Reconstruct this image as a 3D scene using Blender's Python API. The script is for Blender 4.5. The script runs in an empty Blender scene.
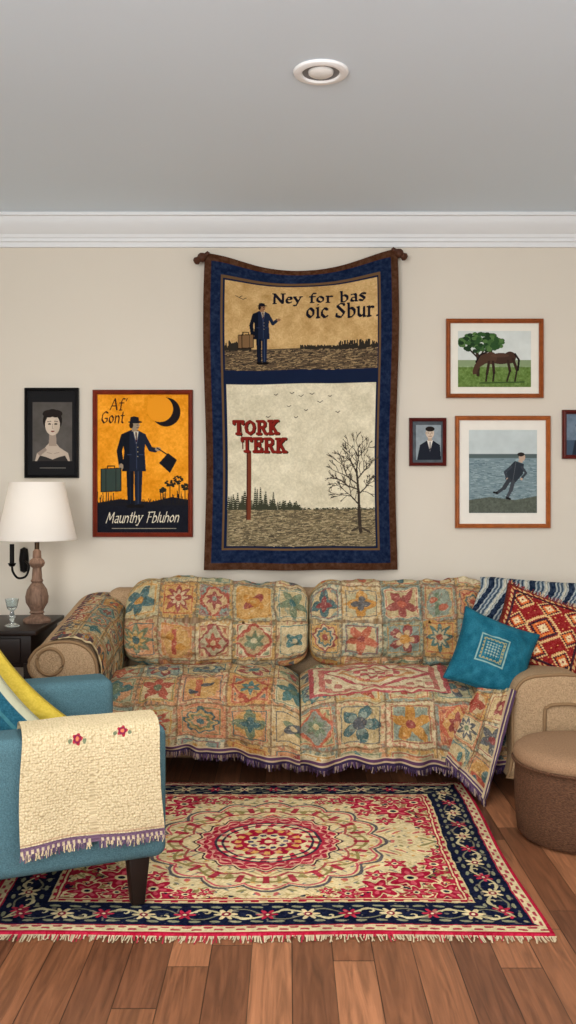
import bpy, bmesh, math, random
import numpy as np
from mathutils import Matrix, Vector
random.seed(4)
RS=np.random.RandomState(7)
F=950.0; H=1.35; D=5.2; CEIL=2.84
sc=bpy.context.scene
try:
    sc.view_settings.view_transform='Standard'
except Exception: pass

# ---------------------------------------------------------------- helpers
def PX(x,y,d): return ((x-288)*d/F, d, H-(y-490)*d/F)
def lin(c):
    c=np.clip(np.asarray(c,dtype=float)/255.0,0,1)
    return np.where(c<=0.04045,c/12.92,((c+0.055)/1.055)**2.4)
TAB=RS.rand(256,256)
def vnoise(x,y,s,seed=0):
    x=np.asarray(x)*s+seed*17.3; y=np.asarray(y)*s+seed*9.7
    xi=np.floor(x).astype(int); yi=np.floor(y).astype(int)
    fx=x-xi; fy=y-yi; fx=fx*fx*(3-2*fx); fy=fy*fy*(3-2*fy)
    a=TAB[xi%256,yi%256]; b=TAB[(xi+1)%256,yi%256]; c=TAB[xi%256,(yi+1)%256]; d=TAB[(xi+1)%256,(yi+1)%256]
    return (a*(1-fx)+b*fx)*(1-fy)+(c*(1-fx)+d*fx)*fy
def fbm(x,y,s,seed=0):
    return .5*vnoise(x,y,s,seed)+.3*vnoise(x,y,s*2.1,seed+1)+.2*vnoise(x,y,s*4.3,seed+2)
def cr(pts,n,closed=False):
    p=np.array(pts,float)
    if closed: q=np.vstack([p[-1],p,p[0],p[1]]); m=len(p)
    else: q=np.vstack([2*p[0]-p[1],p,2*p[-1]-p[-2]]); m=len(p)-1
    t=np.linspace(0,m,n,endpoint=not closed); i=np.minimum(t.astype(int),m-1); f=(t-i)[:,None]
    a,b,c,d=q[i],q[i+1],q[i+2],q[i+3]
    return .5*((2*b)+(-a+c)*f+(2*a-5*b+4*c-d)*f**2+(-a+3*b-3*c+d)*f**3)
def resamp(p,n):
    p=np.array(p); s=np.r_[0,np.cumsum(np.linalg.norm(np.diff(p,axis=0),axis=1))]
    t=np.linspace(0,s[-1],n)
    return np.stack([np.interp(t,s,p[:,k]) for k in range(p.shape[1])],1), t

# ---------------------------------------------------------------- materials
def mat(name,color=(200,200,200),rough=.8,attr=False,bump=0,bscale=200,cvar=0,cscale=None,metal=0,trans=0,spec=.18,sheen=0,coat=0,stretch=None,bdist=.004):
    m=bpy.data.materials.new(name); m.use_nodes=True; nt=m.node_tree; N=nt.nodes; L=nt.links
    b=N['Principled BSDF']; b.inputs['Roughness'].default_value=rough; b.inputs['Metallic'].default_value=metal
    b.inputs['Specular IOR Level'].default_value=spec
    if trans: b.inputs['Transmission Weight'].default_value=trans
    if sheen: b.inputs['Sheen Weight'].default_value=sheen
    if coat: b.inputs['Coat Weight'].default_value=coat
    tc=N.new('ShaderNodeTexCoord'); src=tc.outputs['Object']
    if stretch:
        mp=N.new('ShaderNodeMapping'); mp.inputs['Scale'].default_value=stretch; L.new(src,mp.inputs['Vector']); src=mp.outputs['Vector']
    if attr:
        a=N.new('ShaderNodeAttribute'); a.attribute_name='Col'; out=a.outputs['Color']
    else:
        a=N.new('ShaderNodeRGB'); c=lin(color); a.outputs[0].default_value=(c[0],c[1],c[2],1); out=a.outputs[0]
    if cvar:
        n=N.new('ShaderNodeTexNoise'); n.inputs['Scale'].default_value=cscale or bscale; n.inputs['Detail'].default_value=4
        L.new(src,n.inputs['Vector'])
        mr=N.new('ShaderNodeMapRange'); mr.inputs[1].default_value=.3; mr.inputs[2].default_value=.7
        mr.inputs[3].default_value=1-cvar; mr.inputs[4].default_value=1+cvar; L.new(n.outputs['Fac'],mr.inputs[0])
        v=N.new('ShaderNodeVectorMath'); v.operation='SCALE'; L.new(out,v.inputs[0]); L.new(mr.outputs[0],v.inputs['Scale']); out=v.outputs[0]
    L.new(out,b.inputs['Base Color'])
    if bump:
        n2=N.new('ShaderNodeTexNoise'); n2.inputs['Scale'].default_value=bscale; n2.inputs['Detail'].default_value=3
        L.new(src,n2.inputs['Vector'])
        bp=N.new('ShaderNodeBump'); bp.inputs['Strength'].default_value=bump; bp.inputs['Distance'].default_value=bdist
        L.new(n2.outputs['Fac'],bp.inputs['Height']); L.new(bp.outputs['Normal'],b.inputs['Normal'])
    return m

# ---------------------------------------------------------------- objects
def empty(name,label,cat,loc,group=None):
    e=bpy.data.objects.new(name,None); e.empty_display_size=.1; e.location=loc
    sc.collection.objects.link(e); e['label']=label; e['category']=cat
    if group: e['group']=group
    return e
def link(o,parent=None,label=None):
    sc.collection.objects.link(o)
    if parent is not None:
        o.parent=parent; o.matrix_parent_inverse=Matrix.Translation(-Vector(parent.location))
    if label: o['label']=label
    return o
def top(o,label,cat,group=None):
    o['label']=label; o['category']=cat
    if group: o['group']=group
    return o
def struct(o): o['kind']='structure'; return o
def gmesh(name,P,cols,m,parent=None,closed=False,label=None):
    nv,nu=P.shape[:2]
    ids=np.arange(nv*nu).reshape(nv,nu)
    if closed: ids2=np.concatenate([ids,ids[:,:1]],1)
    else: ids2=ids
    q=np.stack([ids2[:-1,:-1],ids2[:-1,1:],ids2[1:,1:],ids2[1:,:-1]],-1).reshape(-1,4)
    me=bpy.data.meshes.new(name); me.vertices.add(nv*nu); me.vertices.foreach_set('co',P.reshape(-1).astype(np.float32))
    me.loops.add(q.size); me.loops.foreach_set('vertex_index',q.reshape(-1).astype(np.int32))
    me.polygons.add(len(q)); me.polygons.foreach_set('loop_start',np.arange(0,q.size,4,dtype=np.int32))
    me.update(calc_edges=True)
    me.polygons.foreach_set('use_smooth',np.ones(len(q),dtype=bool))
    if cols is not None:
        a=me.color_attributes.new('Col','FLOAT_COLOR','POINT')
        c=np.ones((nv*nu,4),np.float32); c[:,:3]=lin(cols).reshape(-1,3); a.data.foreach_set('color',c.reshape(-1))
    me.materials.append(m)
    return link(bpy.data.objects.new(name,me),parent,label)
def pmesh(name,verts,faces,m,parent=None,smooth=True,label=None,fix=True,angle=None):
    me=bpy.data.meshes.new(name); me.from_pydata([tuple(v) for v in verts],[],[tuple(f) for f in faces])
    if fix:
        b=bmesh.new(); b.from_mesh(me); bmesh.ops.recalc_face_normals(b,faces=b.faces); b.to_mesh(me); b.free()
    for p in me.polygons: p.use_smooth=smooth
    if smooth:
        try: me.set_sharp_from_angle(angle=angle or math.radians(42))
        except Exception: pass
    me.materials.append(m)
    return link(bpy.data.objects.new(name,me),parent,label)
def rbox(name,x0,x1,y0,y1,z0,z1,m,parent=None,bev=.01,seg=3,T=None,label=None,taper=None):
    b=bmesh.new(); bmesh.ops.create_cube(b,size=1)
    for v in b.verts:
        k=1
        if taper and v.co.z<0: k=taper
        v.co=Vector(((x0+x1)/2+v.co.x*(x1-x0)*k,(y0+y1)/2+v.co.y*(y1-y0)*k,(z0+z1)/2+v.co.z*(z1-z0)))
    if bev: bmesh.ops.bevel(b,geom=list(b.edges)+list(b.verts),offset=bev,segments=seg,profile=.5,affect='EDGES')
    if T is not None: b.transform(T)
    me=bpy.data.meshes.new(name); bmesh.ops.recalc_face_normals(b,faces=b.faces); b.to_mesh(me); b.free()
    for p in me.polygons: p.use_smooth=True
    try: me.set_sharp_from_angle(angle=math.radians(50))
    except Exception: pass
    me.materials.append(m)
    return link(bpy.data.objects.new(name,me),parent,label)
def loft(name,S,m,parent=None,closed=True,cap=True,label=None,angle=None):
    S=np.array(S); K,N=S.shape[:2]; V=S.reshape(-1,3); Fc=[]
    for k in range(K-1):
        for i in range(N if closed else N-1):
            j=(i+1)%N; Fc.append((k*N+i,k*N+j,(k+1)*N+j,(k+1)*N+i))
    if cap: Fc.append(tuple(range(N))); Fc.append(tuple((K-1)*N+i for i in range(N)))
    return pmesh(name,V,Fc,m,parent,label=label,angle=angle)
def lathe(name,prof,c,m,parent=None,n=40,cap=True,label=None,angle=None):
    a=np.linspace(0,2*math.pi,n,endpoint=False)
    S=[np.stack([c[0]+r*np.cos(a),c[1]+r*np.sin(a),np.full(n,c[2]+z)],1) for r,z in prof]
    return loft(name,S,m,parent,cap=cap,label=label,angle=angle)
def tube(name,pts,r,m,parent=None,n=8,label=None,closed=False):
    p=np.array(pts,float); K=len(p); S=[]
    rr=np.full(K,r) if np.isscalar(r) else np.array(r)
    for k in range(K):
        if closed: t=p[(k+1)%K]-p[k-1]
        else: t=p[min(k+1,K-1)]-p[max(k-1,0)]
        t=t/(np.linalg.norm(t)+1e-9)
        u=np.cross(t,[0.13,0.07,1.0]); 
        if np.linalg.norm(u)<.15: u=np.cross(t,[1,0.1,0])
        u/=np.linalg.norm(u); w=np.cross(t,u)
        a=np.linspace(0,2*math.pi,n,endpoint=False)
        S.append(p[k]+rr[k]*(np.cos(a)[:,None]*u+np.sin(a)[:,None]*w))
    if closed: S.append(S[0])
    return loft(name,S,m,parent,cap=not closed,label=label,angle=3.1)
def superarc(n,N):
    ph=np.linspace(0,math.pi/2,4000); x=np.sin(ph)**(2/n); y=np.cos(ph)**(2/n)
    p,t=resamp(np.stack([x,y],1),N); return p
def puffy(name,c,hx,hy,hz,m,parent=None,n1=6,n2=4,colfn=None,T=None,nx=120,nr=120,wr=0,label=None):
    e=superarc(n1,nx//2); xs=np.r_[-e[::-1,0],e[1:,0]]; sc_=np.r_[e[::-1,1],e[1:,1]]; sc_=np.maximum(sc_,0.0)
    a=np.linspace(0,2*math.pi,4001)
    yy=np.sign(np.cos(a))*np.abs(np.cos(a))**(2/n2)*hy; zz=np.sign(np.sin(a))*np.abs(np.sin(a))**(2/n2)*hz
    loop,t=resamp(np.stack([yy,-zz],1),nr)
    X=np.repeat((xs*hx)[:,None],nr,1); k=sc_[:,None]
    Y=loop[None,:,0]*k; Z=loop[None,:,1]*k
    if wr:
        T2=np.repeat(t[None,:],len(xs),0)
        nn=(fbm(X,T2,6,3)-.5)+.35*(vnoise(X,T2,26,5)-.5)+.35*(np.abs(np.sin(X*9+T2*7+4*vnoise(X,T2,3,9)))-.6)
        Y=Y+nn*wr*np.sign(Y)*(k>.2); Z=Z+nn*wr*.8*np.sign(Z)*(k>.2)
        Z=Z+.010*np.sin(X*7+c[0]*9)*np.clip(Z/hz,0,1)
    P=np.stack([X,Y,Z],-1)
    cols=None
    if colfn is not None: cols=colfn(X+hx,np.repeat(t[None,:],len(xs),0))
    P=P.reshape(-1,3)
    if T is not None:
        R=np.array(T.to_3x3()); P=P@R.T
    P=(P+np.array(c)).reshape(len(xs),nr,3)
    return gmesh(name,P,cols,m,parent,label=label)
def fringe(name,base,direc,length,w,cols,m,parent,step=1,jit=.25):
    base=np.array(base); n=len(base); V=[];Fc=[];C=[]
    d=np.array(direc,float); 
    tan=np.gradient(base,axis=0); tan/=np.linalg.norm(tan,axis=1)[:,None]+1e-9
    for i in range(0,n,step):
        L=length*(1+random.uniform(-jit,jit)); j=tan[i]*random.uniform(-.3,.3)*length+np.array([0,random.uniform(-.1,.1)*length,0])
        b=base[i]; e=b+d*L+j; mid=b+d*L*.5+j*.3
        k=len(V); V+=[b-tan[i]*w,b+tan[i]*w,mid-tan[i]*w*.8,mid+tan[i]*w*.8,e-tan[i]*w*.9,e+tan[i]*w*.9]
        Fc+=[(k,k+1,k+3,k+2),(k+2,k+3,k+5,k+4)]
        c=cols[random.randrange(len(cols))]; C+=[c]*6
    o=pmesh(name,V,Fc,m,parent,fix=False)
    me=o.data; a=me.color_attributes.new('Col','FLOAT_COLOR','POINT')
    cc=np.ones((len(V),4),np.float32); cc[:,:3]=lin(np.array(C)); a.data.foreach_set('color',cc.reshape(-1))
    o['kind']='stuff'; return o

# ---------------------------------------------------------------- canvas
class Cv:
    def __init__(s,x0,y0,x1,y1,n,bg=(255,255,255)):
        s.W=int((x1-x0)*n)+1; s.H=int((y1-y0)*n)+1; s.b=(x0,y0,x1,y1); s.n=n
        s.xs=np.linspace(x0,x1,s.W); s.ys=np.linspace(y0,y1,s.H); s.X,s.Y=np.meshgrid(s.xs,s.ys)
        s.C=np.zeros((s.H,s.W,3))+np.array(bg,float)
    def sub(s,xa,ya,xb,yb):
        i0=max(0,np.searchsorted(s.xs,xa)-1); i1=min(s.W,np.searchsorted(s.xs,xb)+1)
        j0=max(0,np.searchsorted(s.ys,ya)-1); j1=min(s.H,np.searchsorted(s.ys,yb)+1)
        return slice(j0,j1),slice(i0,i1)
    def put(s,sl,mask,col,a=1.0):
        c=s.C[sl]; m=mask.astype(float)[...,None]*a; s.C[sl]=c*(1-m)+np.array(col,float)*m
    def rect(s,xa,ya,xb,yb,col,a=1.0):
        s.put((slice(None),slice(None)),(s.X>=xa)&(s.X<=xb)&(s.Y>=ya)&(s.Y<=yb),col,a)
    def poly(s,p,col,a=1.0):
        p=np.array(p,float); sl=s.sub(p[:,0].min(),p[:,1].min(),p[:,0].max(),p[:,1].max()); X=s.X[sl];Y=s.Y[sl]
        ins=np.zeros(X.shape,bool)
        for i in range(len(p)):
            xi,yi=p[i]; xj,yj=p[i-1]
            if yi==yj: continue
            ins^=((yi>Y)!=(yj>Y))&(X<(xj-xi)*(Y-yi)/(yj-yi)+xi)
        s.put(sl,ins,col,a)
    def ell(s,cx,cy,rx,ry,col,a=1.0,rot=0):
        R=max(rx,ry); sl=s.sub(cx-R,cy-R,cx+R,cy+R); x=s.X[sl]-cx;y=s.Y[sl]-cy
        c,q=math.cos(rot),math.sin(rot)
        s.put(sl,((x*c+y*q)/rx)**2+((-x*q+y*c)/ry)**2<1,col,a)
    def line(s,pts,w,col,w1=None,a=1.0):
        n=len(pts)-1
        for i in range(n):
            (xa,ya),(xb,yb)=pts[i],pts[i+1]; ww=w if w1 is None else w+(w1-w)*i/max(1,n)
            h=max(ww/2,.28)
            sl=s.sub(min(xa,xb)-h,min(ya,yb)-h,max(xa,xb)+h,max(ya,yb)+h); X=s.X[sl];Y=s.Y[sl]
            dx,dy=xb-xa,yb-ya; L=dx*dx+dy*dy+1e-9; t=np.clip(((X-xa)*dx+(Y-ya)*dy)/L,0,1)
            s.put(sl,np.hypot(X-xa-t*dx,Y-ya-t*dy)<h,col,a)
    def mottle(s,amp,sc_,seed=0,box=None):
        n=(fbm(s.X,s.Y,sc_,seed)-.5)*2*amp
        if box is not None: n=n*((s.X>box[0])&(s.X<box[2])&(s.Y>box[1])&(s.Y<box[3]))
        s.C+=n[...,None]
G={'N':(.74,[[(0.05,0),(.07,1)],[(.05,1),(.6,0)],[(.62,0),(.62,1)],[(-.05,1),(.1,1)],[(-.04,0),(.16,0)],[(.5,1),(.74,1)]]),
's':(.46,[[(.4,.55),(.2,.65),(.05,.5),(.36,.2),(.2,0),(0,.1)]]),
'y':(.5,[[(0,.65),(.22,.08)],[(.42,.65),(.1,-.3),(-.05,-.25)],[(-.05,.65),(.1,.65)],[(.34,.65),(.5,.65)]]),
'f':(.42,[[(.42,.95),(.25,1),(.15,.75),(.15,0)],[(0,.62),(.36,.62)],[(.05,0),(.28,0)]]),
'o':(.52,[[(.2,.65),(.02,.45),(.02,.2),(.2,0),(.4,.2),(.4,.45),(.2,.65)]]),
'r':(.46,[[(.1,.65),(.1,0)],[(.1,.45),(.25,.65),(.4,.58)],[(0,0),(.22,0)],[(0,.65),(.1,.65)]]),
'h':(.56,[[(.05,1),(.05,0)],[(.05,.45),(.25,.65),(.4,.5),(.4,0)]]),
'i':(.26,[[(.1,.65),(.1,0)],[(.08,.88),(.12,.92)],[(0,0),(.2,0)],[(0,.65),(.1,.65)]]),
'c':(.46,[[(.38,.52),(.2,.65),(.02,.45),(.02,.2),(.2,0),(.38,.12)]]),
'S':(.64,[[(.5,.8),(.48,.95),(.28,1),(.05,.78),(.5,.3),(.28,0),(.02,.08),(0,.25)]]),
'b':(.54,[[(.07,1),(.07,0),(.25,0),(.44,.2),(.44,.45),(.25,.65),(.07,.5)],[(-.02,1),(.07,1)]]),
'u':(.54,[[(.07,.65),(.07,.15),(.2,0),(.38,.15)],[(.4,.65),(.4,0)],[(-.02,.65),(.07,.65)],[(.4,0),(.5,0)]]),
'.':(.2,[[(.05,0),(.08,.05)]]),' ':(.32,[]),"'":(.2,[[(.1,1),(.06,.8)]]),
'a':(.5,[[(.08,.6),(.3,.65),(.38,.5),(.38,0),(.46,0)],[(.38,.38),(.1,.3),(.05,.1),(.2,0),(.38,.12)]]),
'n':(.52,[[(.05,.65),(.05,0)],[(.05,.45),(.25,.65),(.4,.5),(.4,0)]]),
't':(.36,[[(.15,.95),(.15,.1),(.3,.0)],[(0,.65),(.32,.65)]]),
'l':(.22,[[(.08,1),(.08,0)]]),'e':(.46,[[(.04,.35),(.36,.4),(.3,.62),(.15,.65),(.02,.4),(.05,.1),(.2,0),(.36,.12)]]),
'd':(.54,[[(.4,1),(.4,0)],[(.4,.5),(.2,.65),(.03,.4),(.05,.15),(.2,0),(.4,.15)]]),
'M':(.85,[[(0,0),(.1,1),(.35,.3),(.62,1),(.72,0)]]),
'F':(.6,[[(.1,0),(.12,1)],[(0,.97),(.55,1)],[(.1,.52),(.42,.54)]]),
'A':(.7,[[(0,0),(.3,1),(.6,0)],[(.12,.35),(.48,.35)]]),
'G':(.72,[[(.58,.85),(.35,1),(.08,.75),(.05,.3),(.3,0),(.58,.15),(.58,.42),(.35,.42)]]),
'T':(.8,[[(.02,1),(.7,1)],[(.36,1),(.36,0)],[(.02,1),(.02,.8)],[(.7,1),(.7,.8)],[(.22,0),(.5,0)]]),
'O':(.82,[[(.35,1),(.1,.82),(.03,.5),(.1,.18),(.35,0),(.6,.18),(.68,.5),(.6,.82),(.35,1)]]),
'R':(.8,[[(.12,0),(.12,1),(.45,1),(.6,.85),(.6,.65),(.45,.5),(.12,.5)],[(.38,.5),(.62,0),(.72,0)],[(0,0),(.26,0)],[(0,1),(.2,1)]]),
'K':(.8,[[(.12,0),(.12,1)],[(.6,1),(.14,.45)],[(.28,.58),(.6,0)],[(0,0),(.26,0)],[(0,1),(.26,1)],[(.48,1),(.7,1)],[(.5,0),(.74,0)]]),
'E':(.74,[[(.12,0),(.12,1)],[(0,1),(.58,1),(.58,.8)],[(.12,.52),(.42,.52)],[(0,0),(.6,0),(.6,.22)],[(.42,.4),(.42,.64)]])}
def write(cv,text,x,y,size,col,nib=None,pen=None,shear=0,slope=0,gap=0.06,wx=1.0):
    x0=x
    for ch in text:
        w,st=G[ch]
        for s_ in st:
            q=[(x+(px_+shear*py_)*size*wx, y+(x-x0)*slope-py_*size) for px_,py_ in s_]
            if nib:
                n=np.array([math.cos(.7),-math.sin(.7)])*nib/2
                for i in range(len(q)-1):
                    a=np.array(q[i]);b=np.array(q[i+1]); cv.poly([a-n,a+n,b+n,b-n],col)
                cv.line(q,pen or nib*.4,col)
            else: cv.line(q,pen,col)
        x+=(w+gap)*size*wx
    return x
def man(cv,cx,t,h,coat=(28,32,46),skin=(196,150,112),shirt=(200,195,180),flip=1,reach=(.3,.30)):
    u=h; f=flip
    X=lambda a:cx+f*a*u
    Y=lambda b:t+b*u
    dk=tuple(c*.6 for c in coat); lt=tuple(min(255,c*1.5+10) for c in coat)
    cv.poly([(X(-.085),Y(.53)),(X(.0),Y(.5)),(X(-.006),Y(.97)),(X(-.07),Y(.97))],dk)
    cv.poly([(X(.0),Y(.5)),(X(.095),Y(.53)),(X(.078),Y(.97)),(X(.012),Y(.97))],coat)
    cv.line([(X(.045),Y(.55)),(X(.045),Y(.95))],.008*u,lt); cv.line([(X(-.045),Y(.55)),(X(-.04),Y(.95))],.008*u,coat)
    cv.ell(X(-.03),Y(.98),.055*u,.02*u,(18,15,15)); cv.ell(X(.06),Y(.98),.055*u,.02*u,(18,15,15))
    cv.poly([(X(-.03),Y(.15)),(X(.03),Y(.15)),(X(.13),Y(.2)),(X(.115),Y(.38)),(X(.13),Y(.60)),(X(-.13),Y(.6)),(X(-.105),Y(.38)),(X(-.14),Y(.2))],coat)
    cv.poly([(X(-.14),Y(.2)),(X(-.05),Y(.17)),(X(-.05),Y(.6)),(X(-.13),Y(.6)),(X(-.105),Y(.38))],dk)
    cv.poly([(X(-.01),Y(.165)),(X(.05),Y(.165)),(X(.025),Y(.3))],shirt); cv.line([(X(.022),Y(.18)),(X(.025),Y(.28))],.014*u,(60,20,20))
    cv.line([(X(.025),Y(.3)),(X(.03),Y(.58))],.008*u,lt); cv.line([(X(-.01),Y(.17)),(X(.02),Y(.3))],.01*u,lt); cv.line([(X(.055),Y(.17)),(X(.03),Y(.3))],.01*u,lt)
    cv.line([(X(-.07),Y(.42)),(X(-.03),Y(.42))],.008*u,lt); cv.line([(X(.06),Y(.42)),(X(.1),Y(.42))],.008*u,lt)
    for b_ in (.34,.39,.44): cv.ell(X(.04),Y(b_),.006*u,.006*u,(150,140,110))
    cv.line([(X(-.115),Y(.22)),(X(-.16),Y(.38)),(X(-.14),Y(.52))],.058*u,dk); cv.ell(X(-.14),Y(.55),.024*u,.034*u,skin)
    cv.line([(X(.11),Y(.23)),(X(.18),Y(.36)),(X(reach[0]-.02),Y(reach[1]+.01))],.052*u,coat); cv.ell(X(reach[0]+.01),Y(reach[1]),.032*u,.022*u,skin)
    cv.rect(min(X(-.025),X(.035)),Y(.12),max(X(-.025),X(.035)),Y(.17),skin)
    cv.ell(X(.01),Y(.1),.048*u,.058*u,skin); cv.ell(X(-.03),Y(.1),.022*u,.035*u,(35,25,22)); cv.line([(X(.06),Y(.1)),(X(.045),Y(.115))],.012*u,skin)
    cv.line([(X(.03),Y(.098)),(X(.042),Y(.098))],.008*u,(30,20,20)); cv.line([(X(.03),Y(.128)),(X(.05),Y(.127))],.007*u,(90,40,35))
    cv.ell(X(.012),Y(.066),.078*u,.014*u,(20,20,26)); cv.poly([(X(-.045),Y(.066)),(X(-.038),Y(.012)),(X(0),Y(.002)),(X(.05),Y(.014)),(X(.056),Y(.066))],(24,24,32))
def case(cv,x0,y0,x1,y1,col):
    cv.poly([(x0,y0+1),(x1,y0),(x1,y1-1),(x0,y1)],col); cv.line([(x0,y0+1),(x1,y0),(x1,y1-1),(x0,y1),(x0,y0+1)],.7,(30,22,18))
    cx=(x0+x1)/2; w=(x1-x0)*.18; cv.line([(cx-w,y0),(cx-w,y0-2),(cx+w,y0-2),(cx+w,y0)],.9,(25,18,15))
    for f in (.25,.75): cv.line([(x0+(x1-x0)*f,y0),(x0+(x1-x0)*f,y1)],.6,(30,22,18))
def branch(cv,x,y,a,L,w,col,dep,rng):
    if dep==0 or L<1: return
    x2=x+L*math.cos(a);y2=y-L*math.sin(a); cv.line([(x,y),(x2,y2)],w,col)
    for k in range(2 if dep<5 else 3):
        branch(cv,x2,y2,a+rng.uniform(-.75,.75),L*rng.uniform(.6,.85),w*.65,col,dep-1,rng)
    if dep>3: branch(cv,x+(x2-x)*.5,y+(y2-y)*.5,a+rng.choice([-1,1])*rng.uniform(.6,1.),L*.6,w*.5,col,dep-2,rng)

# ---------------------------------------------------------------- room
M_wall=mat('wall_paint',(214,206,192),.9,cvar=.012,cscale=1.5,bump=.05,bscale=60)
M_ceil=mat('ceiling_paint',(224,238,250),.95,cvar=.01,cscale=1)
M_trim=mat('trim_paint',(226,229,231),.5)
RX0,RX1,RY0=-2.5,2.5,-2.2
struct(pmesh('wall_back',[(RX0,D,0),(RX1,D,0),(RX1,D,CEIL),(RX0,D,CEIL)],[(0,1,2,3)],M_wall,smooth=False))
struct(pmesh('wall_left',[(RX0,RY0,0),(RX0,D,0),(RX0,D,CEIL),(RX0,RY0,CEIL)],[(0,1,2,3)],M_wall,smooth=False))
struct(pmesh('wall_right',[(RX1,RY0,0),(RX1,D,0),(RX1,D,CEIL),(RX1,RY0,CEIL)],[(0,3,2,1)],M_wall,smooth=False))
struct(pmesh('ceiling',[(RX0,RY0,CEIL),(RX1,RY0,CEIL),(RX1,D,CEIL),(RX0,D,CEIL)],[(0,3,2,1)],M_ceil,smooth=False))
fm=bpy.data.materials.new('floor_planks'); fm.use_nodes=True; nt=fm.node_tree; N=nt.nodes; L=nt.links; B=N['Principled BSDF']
def math_(op,a,b=None):
    n=N.new('ShaderNodeMath'); n.operation=op
    for i,v in enumerate((a,b)):
        if v is None: continue
        if isinstance(v,(int,float)): n.inputs[i].default_value=v
        else: L.new(v,n.inputs[i])
    return n.outputs[0]
tc=N.new('ShaderNodeTexCoord'); sp=N.new('ShaderNodeSeparateXYZ'); L.new(tc.outputs['Object'],sp.inputs[0])
xw=math_('DIVIDE',math_('ADD',sp.outputs[0],10.02),.118); xi=math_('FLOOR',xw); xf=math_('FRACT',xw)
wn=N.new('ShaderNodeTexWhiteNoise'); wn.noise_dimensions='1D'; L.new(xi,wn.inputs['W'])
yw=math_('ADD',math_('DIVIDE',sp.outputs[1],.75),math_('MULTIPLY',wn.outputs['Value'],7.3)); yi=math_('FLOOR',yw); yf=math_('FRACT',yw)
cb=N.new('ShaderNodeCombineXYZ'); L.new(xi,cb.inputs[0]); L.new(yi,cb.inputs[1])
wn2=N.new('ShaderNodeTexWhiteNoise'); wn2.noise_dimensions='3D'; L.new(cb.outputs[0],wn2.inputs['Vector'])
rp=N.new('ShaderNodeValToRGB'); els=rp.color_ramp.elements
cs=[(0,(94,58,40)),(.35,(120,76,51)),(.65,(136,87,58)),(1,(162,108,75))]
els[0].position=0; els[1].position=1
for i,(p,c) in enumerate(cs):
    e=els[0] if i==0 else (els[len(els)-1] if i==3 else els.new(p))
    e.position=p; l=lin(c); e.color=(l[0],l[1],l[2],1)
L.new(wn2.outputs['Value'],rp.inputs[0])
cb2=N.new('ShaderNodeCombineXYZ'); L.new(math_('MULTIPLY',sp.outputs[0],38),cb2.inputs[0]); L.new(math_('MULTIPLY',sp.outputs[1],2.6),cb2.inputs[1]); L.new(math_('MULTIPLY',wn2.outputs['Value'],50),cb2.inputs[2])
gn=N.new('ShaderNodeTexNoise'); gn.inputs['Scale'].default_value=1; gn.inputs['Detail'].default_value=7; gn.inputs['Distortion'].default_value=1.6; L.new(cb2.outputs[0],gn.inputs['Vector'])
mr=N.new('ShaderNodeMapRange'); mr.inputs[1].default_value=.32; mr.inputs[2].default_value=.68; mr.inputs[3].default_value=.64; mr.inputs[4].default_value=1.25; L.new(gn.outputs['Fac'],mr.inputs[0])
gap=math_('MAXIMUM',math_('LESS_THAN',xf,.028),math_('LESS_THAN',yf,.006))
k=math_('MULTIPLY',mr.outputs[0],math_('SUBTRACT',1,math_('MULTIPLY',gap,.7)))
vm=N.new('ShaderNodeVectorMath'); vm.operation='SCALE'; L.new(rp.outputs[0],vm.inputs[0]); L.new(k,vm.inputs['Scale']); L.new(vm.outputs[0],B.inputs['Base Color'])
B.inputs['Roughness'].default_value=.38; B.inputs['Specular IOR Level'].default_value=.35
bp=N.new('ShaderNodeBump'); bp.inputs['Strength'].default_value=.25; bp.inputs['Distance'].default_value=.002; L.new(k,bp.inputs['Height']); L.new(bp.outputs[0],B.inputs['Normal'])
struct(pmesh('floor',[(RX0,RY0,0),(RX1,RY0,0),(RX1,D,0),(RX0,D,0)],[(0,1,2,3)],fm,smooth=False))
def molding(name,prof):
    S=[[(x,D-a,z) for a,z in prof] for x in (RX0+.001,RX1-.001)]
    return struct(loft(name,S,M_trim,angle=.5))
zc=CEIL
molding('trim_1',[(0,zc-.001),(.12,zc-.001),(.12,zc-.018),(.105,zc-.022),(.1,zc-.04),(.085,zc-.062),(.06,zc-.085),(.04,zc-.1),(.035,zc-.115),(.028,zc-.12),(.028,zc-.135),(.018,zc-.14),(.014,zc-.163),(0,zc-.165)])
molding('baseboard_back',[(0,0.001),(.018,0.001),(.018,.09),(.012,.105),(.008,.12),(0,.12)])

cl=empty('recessed_ceiling_light','round white recessed downlight set in the ceiling','ceiling light',(.117,3.38,CEIL))
M_white=mat('white_enamel',(246,247,248),.4); M_grey=mat('reflector_grey',(130,130,132),.4); M_lens=mat('frosted_lens',(240,240,238),.5)
lathe('trim_ring',[(.066,-.004),(.07,-.012),(.085,-.014),(.096,-.009),(.099,-.001),(.066,-.001)],(.117,3.38,CEIL),M_white,cl,cap=False)
lathe('reflector',[(.067,-.005),(.055,-.003),(.05,-.002),(.001,-.002)],(.117,3.38,CEIL),M_grey,cl,cap=False)
lathe('lens',[(.045,-.002),(.044,-.009),(.036,-.014),(.018,-.017),(.001,-.018)],(.117,3.38,CEIL),M_lens,cl,cap=False)

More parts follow.
